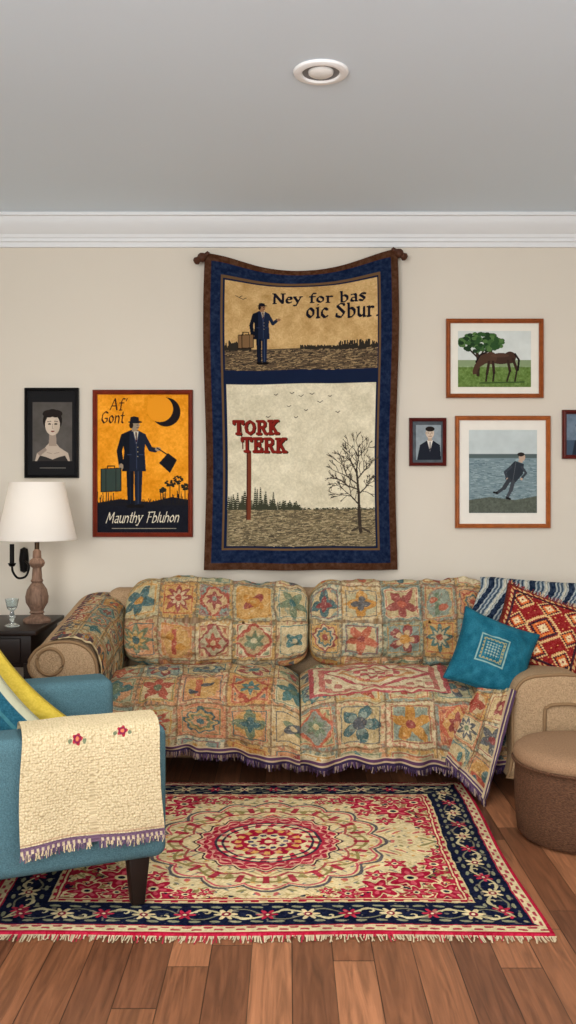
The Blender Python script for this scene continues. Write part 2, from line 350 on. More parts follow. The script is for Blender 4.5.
# ---------------------------------------------------------------- rug
rx0,rx1,ry0,ry1=-.98,.80,2.87,4.35; fx0,fx1,fy0,fy1=-.77,.59,3.10,4.17
def sel(C,m,col,a=1.0):
    m=(m.astype(float)*a)[...,None]; return C*(1-m)+np.array(col,float)*m
def rugcol(X,Y):
    cream=(222,202,156); red=(162,24,52); pink=(200,80,94); navy=(16,22,46); oliv=(146,130,78)
    X0,Y0=X,Y
    X=X+.006*(vnoise(X0,Y0,34,11)-.5); Y=Y+.006*(vnoise(X0,Y0,34,12)-.5)
    C=np.zeros(X.shape+(3,))+np.array(cream,float)
    cx,cy=-.07,3.62
    x=X-cx;y=Y-cy; r=np.hypot(x,y); th=np.arctan2(y,x)
    n1=fbm(X,Y,22,1); n2=vnoise(X,Y,60,4)
    ax=np.abs(x);ay=np.abs(y)
    sw=np.sin(ax*42+3*np.sin(ay*23))*np.sin(ay*47+3*np.sin(ax*19))
    sw2=np.sin(ax*71+2*np.sin(ay*31))*np.sin(ay*66+2*np.sin(ax*37))
    C=sel(C,(np.abs(sw)<.07),(186,160,108),.8)
    C=sel(C,(sw>.82),(192,84,84),.9); C=sel(C,(sw<-.86),(136,128,76),.9); C=sel(C,(sw2>.86),(206,150,76),.8); C=sel(C,(sw2<-.9),(96,100,104),.7)
    hx=(fx1-fx0)/2; hy=(fy1-fy0)/2
    mass=(ax/hx)**1.6+(ay/hy)**1.6
    C=sel(C,(mass>.95)&(fbm(ax,ay,20,6)>.47),red,.95)
    C=sel(C,(mass>.9)&(fbm(ax,ay,38,9)>.66),navy,.85); C=sel(C,(mass>.9)&(fbm(ax,ay,42,15)>.66),oliv,.9)
    for (fx,fy,fr) in [(.50,.34,.09),(.38,.43,.075),(.60,.22,.06),(.60,.45,.07),(.27,.47,.045),(.46,.22,.045),(.63,.10,.04),(.38,.32,.045),(.2,.45,.03),(.5,.46,.05)]:
        dx=ax-fx;dy=ay-fy; rr=np.hypot(dx,dy); tt=np.arctan2(dy,dx)
        pe=fr*(.76+.24*np.cos(6*tt+fx*20))
        C=sel(C,rr<pe*1.13,cream); C=sel(C,rr<pe,red); C=sel(C,(rr<pe*.66)&(np.cos(6*tt+fx*20)>.35),pink); C=sel(C,rr<fr*.26,cream); C=sel(C,rr<fr*.14,navy)
    for R,nl,w,col in [(.45,16,.007,(90,84,86)),(.43,16,.005,pink),(.375,12,.006,oliv),(.335,12,.006,(170,80,76))]:
        rr=R*(.90+.10*np.abs(np.cos(nl/2*th)))
        C=sel(C,np.abs(r-rr)<w,col)
    C=sel(C,(r<.41)&(r>.31)&(np.cos(24*th)>.7)&(np.abs(r-.355)<.03),red,.8); C=sel(C,(r<.41)&(r>.31)&(np.cos(24*th)<-.85)&(np.abs(r-.345)<.02),oliv,.8)
    R0=.272*(.96+.04*np.cos(20*th))
    C=sel(C,r<R0+.014,(60,26,46)); C=sel(C,r<R0+.006,cream); C=sel(C,r<R0,(176,46,66)); 
    C=sel(C,(r<R0)&(r>.2)&(np.abs(r-.236)<.022*np.abs(np.cos(14*th))),(222,160,140)); C=sel(C,(np.abs(r-.236)<.010*np.abs(np.cos(14*th))),red)
    C=sel(C,r<.2,cream); C=sel(C,(r<.196)&(np.cos(20*th+r*40)>.2)&(r>.15),(184,52,70)); C=sel(C,np.abs(r-.172)<.005,navy,.8)
    C=sel(C,np.abs(r-.198)<.005,navy,.8)
    C=sel(C,r<.145*(.93+.07*np.cos(12*th)),red); C=sel(C,(np.abs(r-.115)<.013)&(np.cos(16*th)>0),(216,160,90))
    C=sel(C,r<.09*(.9+.1*np.cos(10*th)),cream); C=sel(C,(np.abs(r-.065)<.01)&(np.cos(10*th)>-.2),(70,60,90)); C=sel(C,r<.045*(.85+.15*np.cos(8*th)),red); C=sel(C,r<.016,cream)
    C=sel(C,(n2>.8)&(r<R0),(218,180,150),.55)
    dl=X-fx0;dr=fx1-X;df=Y-fy0;db=fy1-Y
    inf=np.minimum(np.minimum(dl,dr),np.minimum(df,db))
    out=inf<0
    C=sel(C,(inf<.018)&~out,red); C=sel(C,(inf<.012)&(inf>.006)&~out,cream)
    ex=np.minimum(np.minimum(X0-rx0,rx1-X0),np.minimum(Y0-ry0,ry1-Y0))
    C=sel(C,out,navy)
    horiz=(np.minimum(df,db)<np.minimum(dl,dr))
    t=np.where(horiz,X-cx,Y-cy+.07)
    wc=np.where(horiz,np.where(df<db,(Y-ry0)/(fy0-ry0),(ry1-Y)/(ry1-fy1)),np.where(dl<dr,(X-rx0)/(fx0-rx0),(rx1-X)/(rx1-fx1)))
    Lp=.26
    v=wc-.57-.13*np.sin(2*math.pi*t/Lp)
    C=sel(C,out&(np.abs(v)<.022),(190,178,134))
    v2=wc-.57+.15*np.sin(2*math.pi*t/Lp+.4)
    C=sel(C,out&(np.abs(v2)<.016),(132,128,100),.9)
    for off,sg in ((.25,1),(.75,-1)):
        tt=((t/Lp+off)%1-.5)*Lp; ww=(wc-.57)*.22*sg
        rr=np.hypot(tt,ww-.012); aa=np.arctan2(ww-.012,tt)
        C=sel(C,out&(np.abs(rr-(.012+.006*aa))<.004),(200,186,144))
    for off,col,fr in [(0,(214,194,148),.038),(.5,(176,44,66),.034)]:
        tt=((t/Lp+off)%1-.5)*Lp; ww=(wc-.57)*.22
        rr=np.hypot(tt,ww); aa=np.arctan2(ww,tt)
        C=sel(C,out&(rr<fr*(.7+.3*np.cos(6*aa))),col); C=sel(C,out&(rr<fr*.38),(130,30,50)); C=sel(C,out&(rr<fr*.16),(230,214,176))
    tt=((t/(Lp/4))%1-.5)*Lp/4; 
    for wo in (.36,.8):
        ww=(wc-wo)*.22; C=sel(C,out&(((tt+ww*.6)/.018)**2+(ww/.007)**2<1),(150,148,114),.9)
    C=sel(C,out&(n2>.87)&(wc>.3)&(wc<.9),(170,156,120),.6)
    C=sel(C,out&(wc>.93),(206,184,138)); C=sel(C,out&(wc>.955)&(np.sin(t*120)>0),red)
    C=sel(C,out&(wc<.25),(208,190,148)); C=sel(C,out&(wc<.21)&(wc>.10)&(np.sin(t*95)*np.sin(wc*40)>.2),(160,60,70)); C=sel(C,out&(wc<.25)&(wc>.225),red,.9)
    C=sel(C,ex<.014,(166,28,54))
    C=C*(.86+.24*n1)[...,None]+((vnoise(X,Y,260,2)-.5)*26+(vnoise(X,Y,90,21)-.5)*16)[...,None]
    return C
M_rug=mat('rug_pile',attr=True,rough=.95,bump=.3,bscale=450,spec=.05)
nx,ny=800,680
X,Y=np.meshgrid(np.linspace(rx0,rx1,nx),np.linspace(ry0,ry1,ny))
Cc=rugcol(X,Y); Yw=Y+.006*np.sin(X*6)*((ry1-Y)/(ry1-ry0)); Xw=X+.008*np.sin(Y*5)
Z=.010+.002*vnoise(X,Y,12,3); edge=(np.minimum(np.minimum(X-rx0,rx1-X),np.minimum(Y-ry0,ry1-Y))<1e-6); Z[edge]=.001
rug=empty('area_rug','cream, crimson and navy floral medallion rug on the wood floor','rug',((rx0+rx1)/2,(ry0+ry1)/2,0))
gmesh('pile',np.stack([Xw,Yw,Z],-1),Cc,M_rug,rug)
M_fr=mat('fringe_yarn',attr=True,rough=.95,spec=.05)
bx=np.linspace(rx0,rx1,420); b0=np.stack([bx+.008*np.sin(ry0*5),ry0+.006*np.sin(bx*6),np.full_like(bx,.005)],1)
fringe('fringe',b0,(0,-1,-.05),.026,.0022,[(206,188,156),(185,168,138),(180,56,72),(198,182,150)],M_fr,rug,jit=.75)
b1=np.stack([bx,np.full_like(bx,ry1),np.full_like(bx,.005)],1)
fringe('fringe',b1,(0,1,-.05),.025,.0022,[(212,194,160),(195,178,146)],M_fr,rug)

# ---------------------------------------------------------------- quilt pattern
PB=np.array([(214,198,160),(204,178,130),(198,152,88),(186,166,120),(176,170,134),(208,188,146),(124,142,132),(202,140,98)],float)
PF=np.array([(162,64,54),(50,88,98),(190,128,54),(70,78,90),(180,86,66),(98,118,94),(138,58,60),(58,106,112)],float)
def quilt(U0,V0,s,seed=0,centre=None,wide=1.0):
    U=U0+.022*(vnoise(U0,V0,5,seed+40)-.5)+.005*(vnoise(U0,V0,30,seed+41)-.5)+.012*np.sin(U0*11+seed)
    V=V0+.022*(vnoise(U0,V0,5,seed+42)-.5)+.005*(vnoise(U0,V0,30,seed+43)-.5)+.010*np.sin(V0*13+seed)
    i=np.floor(U/s).astype(int); j=np.floor(V/s).astype(int)
    a=2*(U/s-i)-1; b=2*(V/s-j)-1
    hs=lambda k:TAB[(i*7+j*13+seed*31+k*5)%256,(i*3+j*11+k*17+seed)%256]
    h1,h2,h3,h4=hs(1),hs(2),hs(3),hs(4)
    bg=PB[(h1*8).astype(int)%8]; fg=PF[(h2*8).astype(int)%8]; f2=PF[(h3*8).astype(int)%8]; b2=PB[((h1*8).astype(int)+3)%8]
    rn=1+.25*(vnoise(U,V,60,seed+4)-.5)
    r=np.hypot(a,b)*rn; th=np.arctan2(b,a); m=np.maximum(abs(a),abs(b)); d=(abs(a)+abs(b))*rn; k=(h4*8).astype(int)
    C=bg.copy()
    def S(mask,col,al=.9):
        nonlocal C
        mm=(mask.astype(float)*al)[...,None]; C=C*(1-mm)+col*mm
    tri=lambda n_:np.abs(((th+math.pi/2)/(2*math.pi/n_))%1-.5)*2
    S((k==0)&(r<.82*(.48+.52*tri(8))),fg); S((k==0)&(r<.48*(.48+.52*tri(8))),b2); S((k==0)&(r<.2),f2)
    for R,c in [(.78,fg),(.66,b2),(.52,f2),(.38,bg),(.2,fg)]: S((k==1)&(r<R*(.90+.10*np.cos(8*th))),c)
    S((k==2)&(r<.82*np.abs(np.cos(2.5*th))**.5),fg); S((k==2)&(r<.5*np.abs(np.cos(2.5*th))**.5),b2); S((k==2)&(r<.25),f2)
    S((k==3)&(r<.78),b2); S((k==3)&(r<.85*(.45+.55*tri(4))),fg); S((k==3)&(r<.5*(.45+.55*tri(4))),f2)
    S((k==4)&(r<.75),b2); S((k==4)&((np.abs(a+.15)*rn<.13)&(b>-.6)&(b<.6)),fg); S((k==4)&(((a-.22)**2/.09+(b+.2)**2/.03<1)|((a+.35)**2/.05+(b-.25)**2/.04<1)),f2)
    S((k==5)&(m<.70),b2); S((k==5)&(r<.88*(.40+.60*tri(5))),fg); S((k==5)&(r<.2),f2)
    S((k==6)&(((a*.8+b*.6)**2/.30+(-a*.6+b*.8)**2/.06)<1),fg); S((k==6)&(((a*.8-b*.6)**2/.30+(a*.6+b*.8)**2/.05)<1),f2); S((k==6)&(r<.16),bg)
    S((k==7)&(d<.98),f2); S((k==7)&(d<.78),b2); S((k==7)&(r<.5*(.5+.5*tri(6))),fg); S((k==7)&(r<.14),bg); S((k==7)&(d>1.15)&(m<.7),fg,.7)
    S((m>.74)&(m<.79),f2,.75); ed=(m>.83); bc=PB[((h3*8).astype(int)+2)%8]*.97; S(ed,bc,.9); 
    S(ed&(vnoise(U,V,95,seed+20)>.6),PF[((h1*8).astype(int)+1)%8],.5)
    S((m>.96),np.array((116,90,68.)),.75)
    if centre is not None:
        (c0,c1,v0,v1)=centre; ins=(U0>c0)&(U0<c1)&(V0>v0)&(V0<v1)
        uu=(U0-(c0+c1)/2)/((c1-c0)/2); vv=(V0-(v0+v1)/2)/((v1-v0)/2); uu=uu+.03*(vnoise(U,V,40,3)-.5); mm=np.maximum(abs(uu),abs(vv)); dd=abs(uu)+abs(vv)
        S(ins,np.array((216,198,162.)),1); S(ins&(mm>.93),np.array((170,60,72.))); S(ins&(mm>.78)&(mm<.86),np.array((182,92,86.)))
        S(ins&(np.abs(dd-.8)<.06)&(mm<.8),np.array((172,66,78.))); S(ins&(np.abs(dd-.55)<.05),np.array((190,126,76.)))
        S(ins&(np.hypot(uu,vv*.8)<.35)&(np.sin(uu*26)*np.sin(vv*20)>0),np.array((174,68,76.))); S(ins&(mm<.78)&(dd>1.0)&(np.sin(uu*24)*np.sin(vv*18)>.2),np.array((170,94,86.)))
    C=C+((vnoise(U,V,230,seed)-.5)*50+(fbm(U,V,60,seed+3)-.5)*44)[...,None]
    S(vnoise(U,V,140,seed+5)>.84,np.array((222,206,170.)),.5); S(vnoise(U,V,130,seed+8)<.13,np.array((104,80,64.)),.45)
    S(vnoise(U,V,80,seed+9)>.88,f2,.4)
    C=C*.84+np.array((184,158,120.))*.16
    return C*.92
M_quilt=mat('quilted_cloth',attr=True,rough=.92,bump=.6,bscale=170,spec=.08,bdist=.005)
M_tan=mat('tan_boucle',(168,140,108),.95,bump=.9,bscale=150,cvar=.28,cscale=200,bdist=.006)
M_dark=mat('dark_stained_wood',(34,24,20),.4,cvar=.2,cscale=8)

# ---------------------------------------------------------------- sofa
sofa=empty('sofa','long tan rolled-arm sofa with patchwork cushions against the wall','sofa',(0.02,4.75,0))
rbox('base',-1.0,1.12,4.42,5.08,.10,.30,M_tan,sofa,.02)
rbox('back_frame',-.95,1.12,4.96,5.13,.25,.83,M_tan,sofa,.05,5)
for x in (-.98,1.1):
    for y in (4.47,5.05): rbox('leg',x-.03,x+.03,y-.03,y+.03,0,.105,M_dark,sofa,.006,taper=.75)
for cx,hx in ((-.40,.445),(.52,.455)):
    puffy('seat_cushion',(cx,4.68,.340),hx,.35,.075,M_tan,sofa,nx=60,nr=60)
def qf(seed,s): return lambda U,V: quilt(U+.02,V+.03,s,seed)
for cx,hx,sd,ro in ((-.362,.466,2,.012),(.575,.468,5,.0)):
    T=Matrix.Rotation(ro,4,'Y')@Matrix.Rotation(-.24,4,'X')
    puffy('back_cushion',(cx,4.86,.668),hx,.100,.220,M_quilt,sofa,n1=6,n2=2.7,colfn=qf(sd,.192),T=T,nx=460,nr=460,wr=.034,label='patchwork-covered back cushion')
SEC=[(-.15,-.54),(-.15,-.3),(-.15,-.12),(-.12,-.04),(-.05,0),(.05,0),(.12,-.03),(.16,-.09),(.145,-.15),(.09,-.19),(.065,-.26),(.06,-.4),(.06,-.54)]
SECR=[(-.17,-.54),(-.17,-.35),(-.17,-.14),(-.15,-.055),(-.10,-.012),(0,0),(.08,0),(.14,-.012),(.17,-.06),(.175,-.14),(.17,-.35),(.17,-.54)]
def armsec(sec,cx,y,zt,side,n=72,closed=True,k=1.0,zb=None):
    p=cr(sec,n,closed); o=[]
    for a,h in p:
        z=zt+h*k
        if zb is not None: z=max(z,zb)
        o.append((cx+side*a*k,y,z))
    return o
def arm_at(t,P): return [P[0][i]*(1-t)+P[1][i]*t for i in range(3)]
LA=((-1.02,4.33,.655),(-.985,5.08,.80)); RA=((1.148,4.14,.545),(1.148,5.08,.50))
M_pipe=mat('tan_piping',(138,110,80),.9,bump=.4,bscale=300)
def arm(P,side,sec):
    S=[]
    for t in np.linspace(0,1,10):
        cx,y,z=arm_at(t,P); S.append(armsec(sec,cx,y,z,side,zb=.10))
    c=np.array(S[0]).mean(0); f=[]
    for s_,dy in ((.86,.018),(.95,.012)): 
        q=(np.array(S[0])-c)*s_+c; q[:,1]-=dy; f.append(q)
    S=f+S
    loft('arm',S,M_tan,sofa,label='rolled tan arm')
    q=np.array(S[2]); q[:,1]-=.006; tube('piping',q[::2],.008,M_pipe,sofa,closed=True,n=6)
arm(LA,-1,SEC); arm(RA,1,SECR)
cx,y,z=LA[0]; a=np.linspace(0,2*math.pi,28,endpoint=False)
tube('scroll',np.stack([cx-.06+.06*np.cos(a),np.full(28,y-.02),z-.085+.06*np.sin(a)],1),.008,M_pipe,sofa,closed=True,n=6)
cx,y,z=RA[0]; pp=cr([(-.035,-.40),(-.035,-.17),(-.02,-.135),(.02,-.125),(.09,-.125),(.125,-.14),(.13,-.18),(.13,-.40)],60)
tube('panel_piping',[(cx+a_,y-.022,z+h_) for a_,h_ in pp],.008,M_pipe,sofa,n=6)

# arm cover
SECO=[(-.168,-.30),(-.168,-.12),(-.13,-.020),(-.05,.018),(.02,.018),(.07,.006)]
nU,nV=260,260; rows=[]
for t in np.linspace(.0,.93,nU):
    cx,y,z=arm_at(t,LA); p=cr(SECO,400); p,_=resamp(p,nV)
    rows.append([(cx-a,y,z+h) for a,h in p])
Pp=np.array(rows); Uu,Vv=np.meshgrid(np.linspace(0,.70,nU),np.linspace(0,.48,nV),indexing='ij')
Cc=quilt(Uu+.03,Vv,.13,9)*.92; st=(np.sin(Vv*110)>.2)&((Uu<.06)|(Uu>.64)); Cc[st]=(84,66,66); Cc[(Uu<.015)]=(200,180,140); Cc[(Vv>.44)&(np.sin(Uu*160)>0)]=(90,70,72)
Pp+=((fbm(Uu,Vv,14,3)-.5)*.016+(vnoise(Uu,Vv,60,3)-.5)*.006)[...,None]*np.array([.6,0,1])
ac=gmesh('sofa_arm_throw',Pp,Cc,M_quilt); top(ac,'small patchwork throw draped over the rolled sofa arm','throw blanket')

# seat throws
def seat_throw(name,x0,x1,zl,zr,seed,label,centre=None):
    e=empty(name,label,'throw blanket',((x0+x1)/2,4.6,.45),group='patchwork throws on the sofa seat')
    path=cr([(4.80,.458),(4.66,.478),(4.52,.476),(4.40,.456),(4.30,.42),(4.245,.355),(4.235,.25),(4.23,.10)],600)
    path,s=resamp(path,440); nu=500
    u=np.linspace(0,1,nu); U,S_=np.meshgrid(u*(x1-x0),s,indexing='ij'); uu=np.repeat(u[:,None],440,1)
    Yp=np.repeat(path[None,:,0],nu,0); Zp=np.repeat(path[None,:,1],nu,0)
    zb=zl+(zr-zl)*uu+.014*np.sin(uu*9+seed)+.006*np.sin(uu*31)
    fall=np.clip((.355-Zp)/.25,0,1); Zp=np.where(Zp<.355,.355-(.355-Zp)/.255*(.355-zb),Zp)
    ed=np.abs(2*uu-1)**10
    Zp=Zp-.045*ed*(1-fall); Yp=Yp+.035*ed*np.clip(1.2-fall,0,1)*(Yp<4.42)
    X_=x0+U+.010*np.sin(U*27+seed)*fall
    Yp=Yp-(fall*.026*(np.sin(U*24+seed+2*np.sin(U*7))+.5*np.sin(U*57+seed*2))) 
    n=(fbm(U,S_,7,seed)-.5)+.25*(vnoise(U,S_,30,seed+2)-.5)+.28*(np.abs(np.sin(U*8+S_*11+seed+4*vnoise(U,S_,3,seed)))-.6)
    Zp=Zp+n*.030*(1-fall); Yp=Yp-n*.030*(Zp<.42)
    Zp=Zp+.012*np.sin(np.pi*uu)*(1-fall)
    C=quilt(U+.04,S_+.07,.21,seed,centre)
    te=s[-1]-S_
    for a,b,c in [(.0,.012,(52,40,66)),(.012,.02,(180,158,128)),(.02,.034,(86,56,82)),(.034,.04,(190,168,138))]:
        C[(te>=a)&(te<b)]=c
    P=np.stack([X_,Yp,Zp],-1); gmesh('cloth',P,C,M_quilt,e)
    fringe('fringe',P[::2,-1],(0,-.05,-1),.020,.0022,[(62,48,76),(92,68,96),(150,130,116),(50,38,60)],M_fr,e,jit=.5)
    return e
seat_throw('patchwork_throw',-.875,.052,.225,.13,3,'purple-fringed patchwork throw on the seat beside the rolled arm')
seat_throw('patchwork_throw',.058,.985,.12,.11,11,'patchwork throw with a pink lozenge centre over the seat',(.08,.72,.20,.58))

def quad_throw(name,label,c4,colfn,su,sv,m,nu=260,nv=260,amp=.012,fr=(),frcols=None,wrapz=None,freq=20):
    e=empty(name,label,'throw blanket',tuple(np.mean(np.array(c4),0)))
    u,v=np.meshgrid(np.linspace(0,1,nu),np.linspace(0,1,nv),indexing='ij'); c=[np.array(k,float) for k in c4]
    P=((1-u)*(1-v))[...,None]*c[0]+(u*(1-v))[...,None]*c[1]+(u*v)[...,None]*c[2]+((1-u)*v)[...,None]*c[3]
    P[...,1]-=amp*(np.sin(u*freq*.5+v*3)+.5*np.sin(u*freq*.9-v*5)+1.5*(fbm(u,v,5,2)-.5))
    P[...,2]+=amp*.6*(fbm(u,v,6,8)-.5)
    if wrapz: P=wrapz(P,u,v)
    gmesh('cloth',P,colfn(u*su,v*sv),m,e)
    for k in fr:
        b={'u0':P[0],'u1':P[-1],'v0':P[:,0],'v1':P[:,-1]}[k]
        fringe('fringe',b[::2],(0,-.05,-1),.022,.0022,frcols,M_fr,e,jit=.5)
    return e
pc=[(70,56,84),(104,80,108),(170,150,130),(56,44,66)]
def hangcol(U,V):
    C=quilt(U+.02,V+.02,.17,21)
    for e_ in (U,V):
        C[e_<.035]=(84,62,88); C[(e_>.012)&(e_<.018)]=(195,178,148); C[(e_>.028)&(e_<.04)]=(182,162,130)
    return C
quad_throw('patchwork_throw','fringed corner of a patchwork throw hanging off the sofa',
  [PX(486,801,4.05),PX(446,760,4.17),PX(476,688,4.23),PX(516,690,4.10)],lambda U,V:hangcol(V,U),.28,.50,M_quilt,amp=.018,fr=('v0',),frcols=pc,wrapz=None)['group']='patchwork throws on the sofa seat'

def stripe(U,V):
    t=U*.9-V*.35; C=np.zeros(U.shape+(3,))+np.array((62,80,98.))
    z=np.abs(((V*34)%1)-.5)*.010
    C[np.sin((t+z)*330)>.2]=(160,166,164); C[(np.sin((t+z)*66)>.6)]=(34,46,66); C[(np.sin((t+z)*66+2)>.93)]=(190,186,168)
    C+=((vnoise(U,V,200,1)-.5)*50)[...,None]; return C
M_knit=mat('striped_knit',attr=True,rough=.95,bump=.8,bscale=200,spec=.05)
def wr(P,u,v):
    k=np.clip((v-.86)/.14,0,1); P[...,1]+=.10*k; P[...,2]+=.03*np.sin(k*3.1)-.02*k; return P
quad_throw('knit_throw','navy and grey striped knit throw over the sofa back',
  [PX(454,656,4.60),PX(592,640,4.62),PX(596,586,4.80),PX(484,577,4.82)],stripe,.6,.42,M_knit,amp=.014,fr=('u0',),frcols=[(58,74,94),(160,164,160)],wrapz=wr)

def pillow(name,label,c,w,h,t,spin,lean,yaw,colfn,m,group=None,n=170,tassels=False):
    g=np.linspace(-1,1,n); g=np.sign(g)*(1-(1-np.abs(g))**1.25); u,v=np.meshgrid(g,g)
    x=w/2*u*(1-.09*(1-v*v)); z=h/2*v*(1-.09*(1-u*u)); th=t/2*(np.clip((1-u**2)*(1-v**2),0,1))**.42+.002
    wrk=(fbm(u,v,2.5,int(w*100))-.5)*.03*np.clip(th/(t/2),0,1)
    A=np.stack([x,-th+wrk,z],-1); Bk=np.stack([x,th,z],-1)[::-1]
    C=colfn(u,v); P=np.concatenate([A,Bk],0); CC=np.concatenate([C,C[::-1]],0)
    R=Matrix.Rotation(yaw,3,'Z')@Matrix.Rotation(lean,3,'X')@Matrix.Rotation(spin,3,'Y')
    P=P@np.array(R).T+np.array(c)
    e=empty(name,label,'pillow',c,group)
    gmesh('cover',P,CC,m,e)
    ring=np.concatenate([A[0],A[:,-1],A[-1][::-1],A[::-1,0]])[::4]; ring=ring@np.array(R).T+np.array(c)
    pc_=colfn(np.array([[.5]]),np.array([[.985]]))[0,0]*.75
    tube('piping',ring,.005,mat('pillow_piping',tuple(np.clip(pc_,0,255)),.9),e,closed=True,n=6)
    if tassels:
        for sgn,row in ((1,A[-1]),(-1,A[0])):
            base=row[::2]@np.array(R).T+np.array(c); d=np.array(R)@np.array([0,0,sgn])
            fringe('fringe',base,tuple(d),.018,.0018,[(150,50,42),(196,160,110),(110,36,36)],M_fr,e,jit=.4)
    return e
def tealc(u,v):
    C=np.zeros(u.shape+(3,))+np.array((24,94,114.)); C+=((vnoise(u,v,6,3)-.5)*24+(vnoise(u,v,60,1)-.5)*22)[...,None]
    a=(u-v); b=(u+v)
    a2=u+.1;b2=v+.02; d=np.maximum(abs(a2),abs(b2))
    C[(abs(d-.38)<.02)]=(130,162,156); C[(abs(d-.28)<.03)&(np.sin(u*60)*np.sin(v*60)>-.3)]=(146,142,104)
    C[(d<.2)&(np.sin(a*40)*np.sin(b*40)>.1)]=(140,160,150)
    return C
def redc(u,v):
    C=np.zeros(u.shape+(3,))+np.array((132,34,34.))
    us=np.round(u*24)/24; vs=np.round(v*24)/24
    for cu,cv_ in ((0,0),(-.62,0),(.62,0),(0,.62),(0,-.62),(-.62,.62),(.62,-.62),(.62,.62),(-.62,-.62)):
        d=np.abs(us-cu)+np.abs(vs-cv_)
        sc2=1.0 if (cu==0 and cv_==0) else .62
        for R,w,c in [(.42,.06,(206,168,116)),(.32,.06,(54,34,44)),(.22,.06,(200,104,52)),(.10,.09,(214,190,148))]:
            C[np.abs(d-R*sc2)<w*.7*sc2]=c
    C[(np.sin(u*26)*np.sin(v*26)>.9)]=(206,150,90)
    m=np.maximum(abs(u),abs(v)); C[m>.94]=(110,44,34); C[(m>.86)&(m<.92)&(np.sin((u+v)*50)>0)]=(200,164,112); C[(m>.80)&(m<.85)]=(58,34,42)
    C+=((vnoise(u,v,50,1)-.5)*44)[...,None]; return C
M_pill=mat('woven_pillow',attr=True,rough=.9,bump=.5,bscale=260,spec=.05)
M_pills=mat('smooth_pillow',attr=True,rough=.75,bump=.2,bscale=200,spec=.15)
pg='throw pillows on the sofa'
pillow('throw_pillow','red and cream kilim-patterned pillow leaning on the sofa arm',PX(541,634,4.53),.44,.38,.19,.34,-.42,-.15,redc,M_pill,pg,tassels=True)
pillow('throw_pillow','teal blue pillow with an embroidered diamond beside the patterned pillow',PX(492,656,4.36),.36,.37,.15,.42,-.5,.1,tealc,M_pills,pg)

# ---------------------------------------------------------------- ottoman
ot=empty('ottoman','round drum ottoman with tan top and brown woven sides','ottoman',(1.145,3.72,0))
M_ot=mat('brown_weave',(92,63,45),.75,bump=1.0,bscale=110,cvar=.45,cscale=110,stretch=(1,1,2.2),bdist=.006)
M_ott=mat('ottoman_top',(150,118,90),.9,bump=.7,bscale=170,cvar=.2,cscale=200)
oc=(1.145,3.72,0)
lathe('body',[(.20,.004),(.232,.008),(.242,.02),(.25,.10),(.253,.2),(.25,.285),(.245,.295)],oc,M_ot,ot,n=72)
lathe('cushion_top',[(.24,.285),(.254,.296),(.258,.315),(.252,.335),(.235,.349),(.19,.356),(.1,.36),(.001,.361)],oc,M_ott,ot,n=72,cap=False)
a=np.linspace(0,2*math.pi,64,endpoint=False)
tube('piping',np.stack([oc[0]+.258*np.cos(a),oc[1]+.258*np.sin(a),np.full(64,.294)],1),.006,M_ot,ot,closed=True,n=6)

# ---------------------------------------------------------------- side table
st=empty('side_table','black wooden side table beside the sofa arm','side table',(-1.5,4.82,0))
rbox('tabletop',-1.80,-1.20,4.52,5.10,.655,.68,M_dark,st,.005)
rbox('apron',-1.77,-1.23,4.55,5.07,.50,.655,M_dark,st,.004)
dw=rbox('drawer',-1.70,-1.28,4.538,4.55,.525,.64,M_dark,st,.003)
lathe('knob',[(.001,-.012),(.012,-.008),(.014,0),(.010,.008),(.001,.012)],(-1.49,4.528,.582),mat('brass',(150,120,70),.3,metal=1),dw,n=16,cap=False,label='small brass knob')
for x in (-1.755,-1.245):
    for y in (4.565,5.055): rbox('leg',x-.022,x+.022,y-.022,y+.022,0,.52,M_dark,st,.004,taper=.7)
lx,ly,lz=(37-288)*4.82/F,4.82,.68
lamp=empty('table_lamp','turned wooden table lamp with white shade on black side table','lamp',(lx,ly,lz))
M_lw=mat('limed_wood',(122,96,80),.6,cvar=.4,cscale=30,stretch=(3,3,.6),bump=.3,bscale=60)
lathe('lamp_base',[(.001,0),(.068,0),(.07,.012),(.062,.022),(.04,.03),(.03,.042),(.038,.05),(.032,.058),(.04,.075),(.055,.10),(.058,.13),(.05,.165),(.034,.19),(.026,.2),(.032,.21),(.026,.22),(.024,.25),(.022,.275),(.034,.285),(.04,.3),(.034,.315),(.022,.325),(.02,.36),(.012,.37),(.001,.37)],(lx,ly,lz),M_lw,lamp,n=40,cap=False)
M_br=mat('dark_brass',(70,55,40),.4,metal=.8)
lathe('socket',[(.001,.365),(.012,.365),(.012,.42),(.018,.425),(.018,.47),(.001,.47)],(lx,ly,lz),M_br,lamp,n=20,cap=False)
lathe('bulb',[(.001,.59),(.02,.58),(.03,.55),(.026,.52),(.014,.49),(.014,.47)],(lx,ly,lz),M_lens,lamp,n=20,cap=False)
M_sh=bpy.data.materials.new('shade_linen'); M_sh.use_nodes=True; ntx=M_sh.node_tree; Bx=ntx.nodes['Principled BSDF']
Bx.inputs['Base Color'].default_value=(*lin((248,244,238)),1); Bx.inputs['Roughness'].default_value=.9
txn=ntx.nodes.new('ShaderNodeTexNoise'); txn.inputs['Scale'].default_value=300; bpx=ntx.nodes.new('ShaderNodeBump'); bpx.inputs['Strength'].default_value=.15; bpx.inputs['Distance'].default_value=.002
ntx.links.new(txn.outputs['Fac'],bpx.inputs['Height']); ntx.links.new(bpx.outputs[0],Bx.inputs['Normal'])
tr=ntx.nodes.new('ShaderNodeBsdfTranslucent'); tr.inputs[0].default_value=(.95,.92,.88,1); mx=ntx.nodes.new('ShaderNodeMixShader'); mx.inputs[0].default_value=.35
ntx.links.new(Bx.outputs[0],mx.inputs[1]); ntx.links.new(tr.outputs[0],mx.inputs[2]); ntx.links.new(mx.outputs[0],ntx.nodes['Material Output'].inputs[0])
